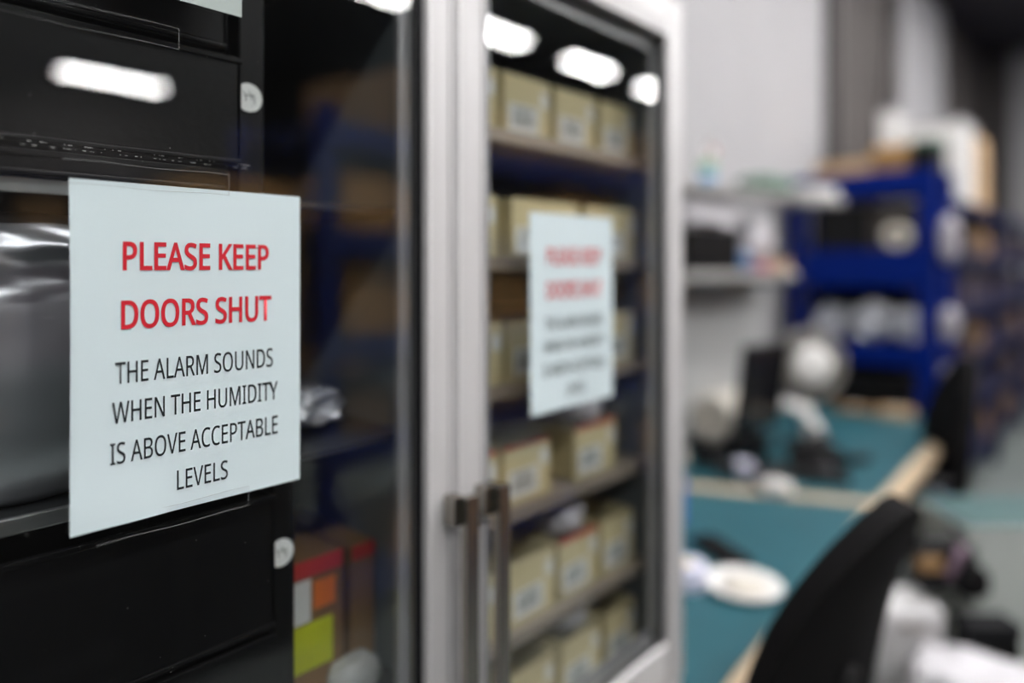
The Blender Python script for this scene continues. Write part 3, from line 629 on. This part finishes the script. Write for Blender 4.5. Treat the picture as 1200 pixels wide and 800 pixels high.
MB().box(-.12, .12, -.055, .055, 0, .055, .02, 4).build('case_body', M['black_fabric'], r, True)
MB().box(-.121, .121, -.0565, .0565, .026, .030, .001).build('zip', M['dark_metal'], r)
r = thing('white_cup', 'small white cup standing in front of the black monitor', 'cup', (-.50, 2.44, TZ + .0015))
MB().lathe([(.001, 0), (.026, 0), (.033, .07), (.035, .074), (.031, .074), (.025, .006), (.001, .006)], 32, None, False).build('cup_body', M['lavender'], r, True)
MB().tube([(.03, 0, .06), (.05, 0, .055), (.052, 0, .03), (.029, 0, .018)], .004, 8).build('cup_handle', M['lavender'], r, True)
r = thing('tool_block', 'low black tool block on far bench right of monitor', 'tool block', (-.28, 2.66, TZ + .0015), R(25))
MB().box(-.10, .10, -.06, .06, 0, .03, .008, 3).build('block', M['black_gloss'], r)
MB().tube([(-.05, 0, .03), (0, 0, .05), (.07, 0, .034)], .014, 12).build('grip', M['dark_metal'], r, True)
r = thing('computer_mouse', 'small black mouse on far bench near wooden front edge', 'mouse', (-.24, 3.02, TZ + .0015), R(-20))
MB().blob((0, 0, .018), (.065, .115, .036), .02, 1, 3, 1).build('mouse_body', M['black_gloss'], r, True)
MB().box(-.002, .002, .01, .035, .028, .040, .001).build('wheel', M['dark_metal'], r)

# ------------------------------------------------------------------ shelf unit over the bench
SR = R(-12.2)
sh = thing('overhead_shelf', 'light grey two level shelf unit over the far bench', 'shelf', (-.72, 2.36, 0), SR)
def lb(m_, name, *a, **k): return MB().box(*a, **k).build(name, m_, sh)
lb(M['shelf_grey'], 'upper_board', -.245, 0, 0, 1.22, 1.915, 1.95, bev=.003)
lb(M['shelf_grey'], 'lower_board', -.235, 0, 0, .80, 1.545, 1.578, bev=.003)
for x, y in ((-.232, .012), (-.232, 1.20)):
    lb(M['grey_metal'] if y < 1 else M['navy'], 'upright', x - .012, x + .012, y - .012, y + .012, TZ + .002, 1.915)
for y in (.25, .74): lb(M['grey_metal'], 'bracket', -.20, -.02, y - .008, y + .008, 1.515, 1.545)
lb(mat('panel_grey', (.40, .405, .405), .5), 'back_panel', -.226, -.212, .03, .86, .78, 1.545)
def onsh(x, y, z):
    v = Matrix.Rotation(SR, 3, 'Z') @ Vector((x, y, 0)); return (-.72 + v.x, 2.36 + v.y, z)
def at(name, label, cat, x, y, z, rz=0, group=None): return thing(name, label, cat, onsh(x, y, z), SR + rz, group)
r = at('black_crate', 'black box on the lower overhead shelf beside cabinet edge', 'box', -.11, .23, 1.579)
MB().box(-.10, .10, -.19, .15, 0, .175, .006).build('crate_body', M['black_plastic'], r); MB().box(-.104, .104, -.194, .154, .16, .18, .004).build('lid', M['black_plastic'], r)
r = at('blue_cup', 'small blue tub on lower overhead shelf beside black box', 'tub', -.06, .46, 1.579)
MB().lathe([(.001, 0), (.032, 0), (.038, .08), (.034, .08), (.03, .005), (.001, .005)], 28, None, False).build('tub', mat('mid_blue_plastic', (.05, .16, .36), .4), r, True)
r = at('purple_carton', 'small purple red box on lower overhead shelf, front edge', 'box', -.04, .56, 1.579)
MB().box(-.03, .03, -.06, .06, 0, .035, .003).build('box_body', M['purple'], r); MB().box(.03, .031, -.03, .03, .008, .028).build('box_label', M['red'], r)
r = at('tan_carton', 'small tan box at right end of lower overhead shelf', 'box', -.05, .71, 1.579)
MB().box(-.04, .04, -.055, .055, 0, .045, .003).build('box_body', M['kraft_light'], r); MB().box(-.01, .01, -.056, .056, .0445, .0455).build('box_tape', M['yellow'], r)
o = MB().blob((0, 0, 0), (.14, .40, .13), .35, 2.5, 4, 21).build('white_bag', M['bag'], None, True); o.location = onsh(-.11, .26, 1.83); o.rotation_euler = (0, 0, SR); tag(o, 'white plastic bag stuffed on top of the black box', 'bag')
o = MB().blob((0, 0, 0), (.12, .20, .19), .35, 2.5, 4, 25).build('white_bag', M['bag'], None, True); o.location = onsh(-.14, .67, 1.73); o.rotation_euler = (0, 0, SR); tag(o, 'pale plastic bag behind the tan box on overhead shelf', 'bag')
r = at('red_button', 'small red round knob on grey panel under overhead shelf', 'knob', -.2115, .17, 1.47)
MB().lathe([(.001, 0), (.03, 0), (.03, .012), (.022, .026), (.001, .03)], 28, Matrix.Rotation(R(90), 4, 'Y')).build('knob', M['red'], r, True)
MB().lathe([(.001, 0), (.036, 0), (.036, .004), (.001, .004)], 28, Matrix.Rotation(R(90), 4, 'Y')).build('backplate', M['white_plastic'], r)
r = at('spray_bottle', 'clear blue spray bottle with red trigger on top shelf', 'bottle', -.10, .27, 1.951)
MB().lathe([(.001, 0), (.034, 0), (.036, .01), (.036, .08), (.034, .12), (.014, .155), (.013, .17), (.001, .17)], 32).build('bottle_body', M['white_plastic'], r, True)
MB().lathe([(.0365, .012), (.0368, .012), (.0368, .062), (.0365, .062)], 32, None, False).build('blue_label', M['sky'], r, True)
MB().lathe([(.0365, .066), (.0368, .066), (.0368, .10), (.0355, .115)], 32, None, False).build('green_label', mat('pale_green', (.25, .50, .28), .5), r, True)
MB().box(-.012, .045, -.011, .011, .168, .198, .004).build('spray_head', M['white_plastic'], r)
MB().tube([(.03, 0, .170), (.040, 0, .150), (.036, 0, .13)], .006, 8).build('trigger', M['red'], r, True)
o = MB().blob((0, 0, 0), (.16, .30, .075), .35, 3, 4, 31).build('green_cloth', M['green'], None, True); o.location = onsh(-.12, .72, 1.989); o.rotation_euler = (0, 0, SR); tag(o, 'folded dull green cloth on the top overhead shelf', 'cloth')
r = at('white_carton', 'flat white box at the right end of top overhead shelf', 'box', -.11, 1.08, 1.951)
MB().box(-.09, .09, -.11, .11, 0, .045, .003).build('box_body', M['white_plastic'], r); MB().box(-.094, .094, -.114, .114, .032, .048, .003).build('lid', M['white_plastic'], r)

# ------------------------------------------------------------------ blue rack at the end of the benches
def rack(label, x0, x1, y0, y1, ztop, shelves, thick, m_, posts_y=None, group=None, face='y', pw=.07, kind='storage_rack'):
    r = thing(kind, label, 'rack', (0, 0, 0), 0, group)
    xs = (x0, x1 - pw) ; ys = posts_y or (y0, y1 - pw)
    for x in xs:
        for y in ys: MB().box(x, x + pw, y, y + pw, 0, ztop, .004).build('upright', m_, r)
    for z, t in zip(shelves, thick):
        b = MB(); b.box(x0 + .004, x1 - .004, y0 + .004, y1 - .004, z - .012, z)
        if face == 'y': b.box(x0, x1, y0 - .006, y0 + .02, z - t, z, .003); b.box(x0, x1, y1 - .02, y1 + .006, z - t, z, .003)
        else: b.box(x0 - .006, x0 + .02, y0, y1, z - t, z, .003); b.box(x1 - .02, x1 + .006, y0, y1, z - t, z, .003)
        b.build('shelf', m_, r)
    return r
rack('bright blue steel rack facing the camera behind far bench', -1.02, -.20, 4.30, 4.80, 2.165, (2.165, 1.70, 1.14, .70, .2), (.14, .22, .12, .06, .06), M['blue'], pw=.095)
crate(-.72, 4.55, 1.70, .30, .36, .27, M['black_plastic'], 'black crate on upper blue rack shelf, left', lid=M['black_plastic'])
crate(-.44, 4.55, 1.70, .24, .36, .25, mat('dark_brown_box', (.035, .028, .022), .6), 'dark brown crate on upper blue rack shelf, right', lid=M['gasket'])
r = thing('tape_roll', 'pale roll standing in front of dark brown crate', 'roll', (-.405, 4.335, 1.7015))
MB().lathe([(.03, -.03), (.075, -.03), (.075, .03), (.03, .03), (.03, -.03)], 36, Matrix.Translation((0, 0, .076)) @ Matrix.Rotation(R(90), 4, 'X'), False).build('roll', M['cream'], r, True)
MB().lathe([(.026, -.031), (.0298, -.031), (.0298, .031), (.026, .031), (.026, -.031)], 28, Matrix.Translation((0, 0, .076)) @ Matrix.Rotation(R(90), 4, 'X'), False).build('core', M['kraft_dark'], r, True)
for i, (x, sx, sz, sd) in enumerate(((-.80, .19, .21, 41), (-.575, .18, .23, 43), (-.385, .12, .20, 47))):
    o = MB().blob((x, 4.50, 1.141 + sz / 2), (sx, .28, sz), .3, 3.5, 4, sd).build('foil_pouch', M['foil'], None, False)
    tag(o, ['silver foil bag at left on middle blue rack shelf', 'silver foil bag in middle of middle blue rack shelf', 'small silver foil bag by right post of blue rack'][i], 'bag', 'silver bags on the blue rack')
crate(-.62, 4.55, .70, .56, .38, .24, M['black_plastic'], 'wide black box at the back of far bench under blue shelf', lid=M['gasket'])
crate(-.36, 4.12, TZ + .001, .16, .12, .05, M['kraft_light'], 'small tan carton on far bench corner below blue rack')
crate(-.58, 4.12, TZ + .001, .20, .10, .03, M['kraft_dark'], 'flat brown carton on far bench left of tan carton')
crate(-.73, 4.52, 2.165, .33, .30, .09, M['kraft_light'], 'low tan carton on top of blue rack, left')
crate(-.455, 4.52, 2.165, .19, .28, .15, M['kraft_dark'], 'brown carton with amber tape on top of blue rack', lid=M['yellow'])
crate(-.275, 4.50, 2.165, .13, .26, .17, M['black_plastic'], 'narrow black box on top right of blue rack', lid=M['green'])
# rolls hung on hooks at the rack's right post
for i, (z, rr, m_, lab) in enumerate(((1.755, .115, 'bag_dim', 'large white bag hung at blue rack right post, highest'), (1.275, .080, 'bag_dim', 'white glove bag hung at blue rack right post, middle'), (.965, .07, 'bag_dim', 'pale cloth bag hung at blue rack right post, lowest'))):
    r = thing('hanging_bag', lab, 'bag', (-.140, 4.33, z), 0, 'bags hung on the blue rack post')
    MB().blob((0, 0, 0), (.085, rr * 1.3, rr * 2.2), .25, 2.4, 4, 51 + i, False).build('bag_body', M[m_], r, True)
    MB().tube([(0, 0, rr * .9), (-.02, 0, rr * 1.35), (-.06, 0, rr * 1.4)], .004, 8).build('hook', M['dark_metal'], r, True)

# ------------------------------------------------------------------ long rack down the left of the aisle
rack('long navy rack of small bins down the left of aisle', -.98, -.205, 4.95, 10.1, 2.03, (2.03, 1.68, 1.33, .98, .63, .28), (.07,) * 6, M['navy'], [4.95, 6.6, 8.3, 10.03], face='x', pw=.06)
_cr = {}
def small_bin(x, y, z, kind, label, group):
    if kind not in _cr:
        r = thing('picking_bin', label, 'bin', (0, 0, 0), 0, group)
        m_ = M[kind]; b = MB()
        b.box(-.30, 0, -.125, .125, 0, .005); b.box(-.30, -.295, -.125, .125, 0, .19); b.box(-.30, -.02, -.125, -.120, 0, .19); b.box(-.30, -.02, .120, .125, 0, .19)
        b.box(-.006, 0, -.125, .125, 0, .12); b.box(-.024, -.018, -.125, .125, .10, .19)
        b.build('bin_body', m_, r)
        MB().box(0, .002, -.05, .05, .04, .09).build('bin_label', M['lavender_dim'], r)
        _cr[kind] = r; c = r
    else: c = copy_tree(_cr[kind])
    c.location = (x, y, z + .001); c['label'] = label; c['group'] = group
rnd = random.Random(3)
lev = {.28: 'lowest shelf', .63: 'second shelf up', .98: 'third shelf up', 1.33: 'fourth shelf up', 1.68: 'fifth shelf up'}
M['bin_brown'] = mat('dark_brown_plastic', (.060, .036, .020), .6, spec=.2)
kn = {'bin_brown': 'brown', 'kraft_dark': 'brown', 'navy': 'navy', 'lavender': 'pale', 'black_plastic': 'black', 'kraft_light': 'tan'}
M['lavender_dim'] = mat('grey_purple_plastic', (.060, .050, .085), .6, spec=.2); kn['lavender_dim'] = 'grey purple'; kn['purple'] = 'plum'
for z, nm in lev.items():
    y = 5.16
    while y < 10.0:
        if not any(abs(y - q) < .15 for q in (4.98, 6.63, 8.33, 10.06)):
            k = rnd.choice(['bin_brown', 'bin_brown', 'navy', 'lavender_dim', 'black_plastic', 'navy', 'bin_brown', 'kraft_dark', 'lavender_dim'])
            small_bin(-.225, y, z, k, '%s picking bin on the %s of long aisle rack' % (kn[k], nm), 'small bins in the long aisle rack')
        y += .275
crate(-.40, 5.42, 2.03, .36, .42, .56, M['white_plastic'], 'tall white carton on the near end of long rack', lid=M['wall'])
crate(-.385, 5.98, 2.03, .34, .40, .52, M['kraft_light'], 'tall tan carton on long rack behind white carton')
crate(-.46, 6.55, 2.03, .34, .5, .20, M['kraft_dark'], 'low brown carton on long rack behind tan carton')
crate(-.65, 5.30, 2.03, .10, .40, .66, M['white_plastic'], 'narrow taller white panel box behind white carton', lid=M['wall'])
# cable down the cladding
tag(MB().tube([(-1.10, 7.20 - .9 * t + .12 * math.sin(t * 3), 4.65 - 2.6 * t) for t in [i / 16 for i in range(17)]], .014, 8).build('hanging_cable', M['gasket'], None, True), 'thin dark cable slanting down the grey wall', 'cable')

# ------------------------------------------------------------------ office chairs
def chair(label, loc, rz, back_yaw=0, lean=16, bh=.50, bw=.44, arms=True, up=0.):
    """seat faces +X in its own frame; backrest on the -X side"""
    r = thing('office_chair', label, 'chair', loc, rz, 'black office chairs')
    def pad(u, v):
        y = (u - .5); x = (v - .5); return None
    MB().box(-.23, .25, -.235, .235, .445, .515, .03, 4).build('seat', M['black_fabric'], r, True)
    def back(u, v):
        a = (u - .5) * 2; w = bw / 2 * (1 - .985 * v ** 2.5) ** .6 * (1 - .10 * (1 - v) ** 3)
        zz = .02 + bh * v
        y = a * w; x = .035 * (2 * y / bw) ** 2 + .03 * math.sin(v * math.pi) * .8
        p = Vector((x, y, zz)); p = Matrix.Rotation(R(-lean), 3, 'Y') @ p
        return p + Vector((-.25, 0, .555))
    bk = MB().grid(back, 18, 22, .045).build('backrest', M['black_fabric'], r)
    smooth_angle(bk, 60)
    MB().tube([back(.5, .35) + Vector((-.05, 0, 0)), (-.30, 0, .60), (-.26, 0, .46), (-.12, 0, .425)], .022, 10).build('back_bracket', M['black_gloss'], r, True)
    for s in ((-1, 1) if arms else ()):
        a_ = MB().box(-.17, .10, s * .29 - .045, s * .29 + .045, .665, .700, .014, 3).build('armrest', M['black_gloss'], r, True)
        MB().tube([(-.03, s * .28, .67), (-.03, s * .285, .55), (-.03, s * .25, .44), (-.03, s * .14, .435)], .016, 10).build('armrest_post', M['dark_metal'], a_, True)
    MB().lathe([(.025, .14), (.025, .30), (.018, .30), (.018, .445 + up), (.001, .445 + up)], 20).build('gas_column', M['dark_metal'], r, True)
    b = MB()
    b.lathe([(.001, .07), (.045, .07), (.045, .14), (.001, .14)], 24)
    for k in range(5):
        a = 2 * math.pi * k / 5 + .3; b.tube([(.03 * math.cos(a), .03 * math.sin(a), .11), (.205 * math.cos(a), .205 * math.sin(a), .075)], .02, 8, [.026, .016])
    bs = b.build('star_base', M['black_gloss'], r, True)
    for k in range(5):
        a = 2 * math.pi * k / 5 + .3
        MB().lathe([(.001, -.022), (.026, -.022), (.028, -.016), (.028, .016), (.026, .022), (.001, .022)], 20, Matrix.Translation((.215 * math.cos(a), .215 * math.sin(a), .0285)) @ Matrix.Rotation(a + .6, 4, 'Z') @ Matrix.Rotation(R(90), 4, 'X'), False).build('caster', M['black_gloss'], bs, True)
    for o in r.children:
        if o.name.split('.')[0] in ('seat', 'backrest', 'back_bracket', 'armrest'): o.location.z = up
    return r
chair('black office chair pulled up to near bench, backrest leaning away', (-.085, 1.27, 0), R(170), lean=16, bh=.56, bw=.47, arms=False, up=.075)
chair('black office chair at far bench beyond the pale cart', (-.235, 3.38, 0), R(212), lean=8, bh=.62, bw=.46)

# ------------------------------------------------------------------ cart with teal top
r = thing('cart', 'pale grey cart with teal top standing in the aisle', 'cart', (.135, 2.60, 0), math.atan2(.678, .735))
MB().box(0, .85, -.15, .15, .715, .745, .004).build('cart_top', M['pale_green'], r)
MB().box(.003, .847, -.147, .147, .745, .749, .001).build('top_mat', M['teal_pale'], r)
MB().box(0, .025, -.145, .145, .10, .715, .003).build('end_panel', M['pale_green'], r)
MB().box(.825, .85, -.145, .145, .10, .715, .003).build('end_panel', M['pale_green'], r)
MB().box(.025, .825, .12, .14, .10, .715, .003).build('back_panel', M['pale_green'], r)
MB().box(.025, .825, -.145, -.125, .10, .715, .003).build('front_panel', M['pale_green'], r)
MB().box(.025, .825, -.125, .12, .12, .14, .002).build('lower_shelf', M['pale_green'], r)
for x in (.05, .80):
    for y in (-.10, .10):
        MB().lathe([(.001, -.014), (.038, -.014), (.04, -.01), (.04, .01), (.038, .014), (.001, .014)], 24, Matrix.Translation((x, y, .0405)) @ Matrix.Rotation(R(90), 4, 'X'), False).build('caster', M['gasket'], r, True)
        MB().box(x - .02, x + .02, y - .018, y + .018, .078, .12, .002).build('caster_fork', M['dark_metal'], r)
CA = math.atan2(.678, .735)
crate(.30, 2.395, 0, .16, .08, .50, M['black_plastic'], 'slim black case standing on floor behind the white waste bag', lid=M['gasket'], rz=CA)
r = thing('waste_bin', 'grey bin overflowing with crumpled white bags before the cart', 'bin', (.33, 2.105, 0))
MB().lathe([(.001, 0), (.12, 0), (.150, .36), (.155, .365), (.145, .365), (.115, .01), (.001, .01)], 40, None, False).build('bin_body', M['grey_metal'], r, True)
MB().blob((0, 0, .40), (.34, .34, .15), .35, 3.4, 4, 77, False).build('bag_liner', M['bag'], r, True)
r = thing('pedestal', 'light grey metal pedestal standing between near chair and cart', 'pedestal', (.045, 2.30, 0), CA)
MB().box(-.08, .12, -.10, .06, .0, .53, .004).build('pedestal_body', mat('light_grey_enamel', (.78, .78, .79), .45), r)
for z0, z1 in ((.04, .19), (.20, .35), (.36, .51)):
    d_ = MB().box(-.076, .116, -.108, -.1005, z0, z1, .003).build('drawer', M['white_metal'], r); MB().box(-.02, .06, -.118, -.108, z1 - .03, z1 - .02, .002).build('drawer_handle', M['steel'], d_)
r = thing('tool_bag', 'black tool bag hung on front edge of the pale cart', 'bag', (.180, 2.385, .64), CA)
MB().blob((0, 0, 0), (.20, .06, .17), .25, 2.2, 4, 61, False).build('bag_body', M['black_gloss'], r, True)
MB().blob((.10, 0, -.055), (.10, .06, .10), .15, 2, 4, 63, False).build('side_pouch', M['black_fabric'], r, True)
MB().box(-.10, -.02, -.046, -.030, -.005, .04, .006).build('tan_tool', M['kraft_dark'], r)
MB().tube([(-.01, -.045, -.02), (.03, -.045, .05), (.045, -.04, .08)], .014, 10).build('pale_handle', M['plum_grey'], r, True)
MB().tube([(-.08, 0, .06), (-.05, .03, .125), (.05, .03, .125), (.08, 0, .06)], .006, 8).build('strap', M['black_fabric'], r, True)

# ------------------------------------------------------------------ racking on the other side of the aisle (mirrored in the doors)
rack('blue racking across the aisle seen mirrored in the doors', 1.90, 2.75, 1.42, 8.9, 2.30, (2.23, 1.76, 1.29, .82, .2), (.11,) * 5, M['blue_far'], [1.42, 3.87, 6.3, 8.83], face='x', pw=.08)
_bc = {}
def big_carton(x, y, z, sx, sy, sz, k, label, group):
    key = (sx, sy, sz, k)
    if key not in _bc: c = crate(0, 0, 0, sx, sy, sz, M[k], label, 'cardboard_carton', 'carton', None, group); _bc[key] = c
    else: c = copy_tree(_bc[key])
    c.location = (x, y, z + .001); c['label'] = label; c['group'] = group
for z, nm, n_ in ((.2, 'lowest', 0), (.82, 'second', 1), (1.29, 'third', 2), (1.76, 'fourth', 3), (2.23, 'topmost', 4)):
    y = 1.70; j = 0
    while y < 8.8:
        if not any(abs(y - q) < .17 for q in (1.46, 3.91, 6.34, 8.87)):
            if (j * 7 + n_ * 3) % 5 != 0 and not (z > 2 and y > 6):
                big_carton(2.12, y, z, .34, .27, (.28, .22, .32)[(j + n_) % 3], ('mirror_kraft', 'kraft_dark', 'mirror_kraft')[(j * 3 + n_) % 3], 'brown carton on the %s shelf of mirrored racking' % nm, 'cartons in the mirrored racking')
        y += .30; j += 1
for i in range(5): big_carton(2.25, 1.13, i * .39 + .0, .5, .46, .385, 'mirror_kraft' if i > 2 else 'black_plastic', 'big carton, %s from floor in mirrored stack' % ORD[i], 'stacked cartons mirrored in left door')  # lower cartons coloured black to keep their reflection dark
r = thing('added_chest', 'added dark chest across the aisle mirrored below the sharp sign', 'chest', (1.95, 0, 0))  # chest added out of view so the lower left glass reflects black
MB().box(0, .7, -1.6, .86, .02, .95, .01).build('chest_body', M['black_plastic'], r)
MB().box(.0, .7, -1.6, .86, .952, 1.27, .01).build('top_box', M['dark_teal'], r)
for y0 in (-1.58, -.76, .06):
    for z0 in (.06, .36, .66):
        d_ = MB().box(-.012, -.0005, y0, y0 + .78, z0, z0 + .27, .004).build('drawer', M['black_plastic'], r); MB().box(-.03, -.012, y0 + .2, y0 + .58, z0 + .22, z0 + .235, .003).build('drawer_handle', M['dark_metal'], d_)
crate(2.25, .35, 1.271, .4, .50, .36, M['plum_grey'], 'added plum grey tote mirrored in glass left of the sharp sign', lid=M['black_plastic'])  # tote added out of view to tint the reflection beside the sign
rack('dark navy racking beyond, dimly mirrored in the left door', 7.4, 8.3, -4, 9.8, 2.6, (2.5, 1.9, 1.3, .7, .15), (.11,) * 5, M['navy'], [-4, -1.5, 1., 3.5, 6., 9.7], face='x', pw=.08)
rr2 = random.Random(11)
for z, nm in ((.15, 'lowest'), (.7, 'second'), (1.3, 'third'), (1.9, 'fourth')):
    y = -3.5
    while y < 5.9:
        if not any(abs(y - .04 - q) < .28 for q in (-4, -1.5, 1., 3.5, 6.)):
            big_carton(7.7, y, z, .45, .45, .40, rr2.choice(['kraft_dark', 'black_plastic', 'lavender_dim']), 'carton on %s shelf of the far navy racking' % nm, 'cartons in the far racking')
        y += .52

# ------------------------------------------------------------------ world, camera
w = bpy.data.worlds.new('world'); sc.world = w; w.use_nodes = True
w.node_tree.nodes['Background'].inputs['Color'].default_value = (.5, .53, .6, 1); w.node_tree.nodes['Background'].inputs['Strength'].default_value = .3
cam = bpy.data.cameras.new('camera'); co = bpy.data.objects.new('camera', cam); col.objects.link(co); sc.camera = co
co.location = (.655, -.167, 1.6)
co.rotation_euler = (R(90), 0, math.atan2(.678, .735))
cam.lens = 24; cam.sensor_width = 36; cam.sensor_fit = 'HORIZONTAL'; cam.shift_y = -88 / 1200
cam.clip_start = .02; cam.clip_end = 60
cam.dof.use_dof = True; cam.dof.focus_distance = .635; cam.dof.aperture_fstop = 0.86; cam.dof.aperture_blades = 0
sc.view_settings.view_transform = 'Standard'; sc.view_settings.look = 'None'; sc.view_settings.gamma = 1; sc.view_settings.use_curve_mapping = False
sc.view_settings.exposure = -0.02
sc.cycles.max_bounces = 8; sc.cycles.diffuse_bounces = 3; sc.cycles.glossy_bounces = 4; sc.cycles.transparent_max_bounces = 12
sc.cycles.transmission_bounces = 4
sc.cycles.use_denoising = True; sc.cycles.caustics_reflective = False; sc.cycles.caustics_refractive = False
sc.cycles.sample_clamp_indirect = 6.0
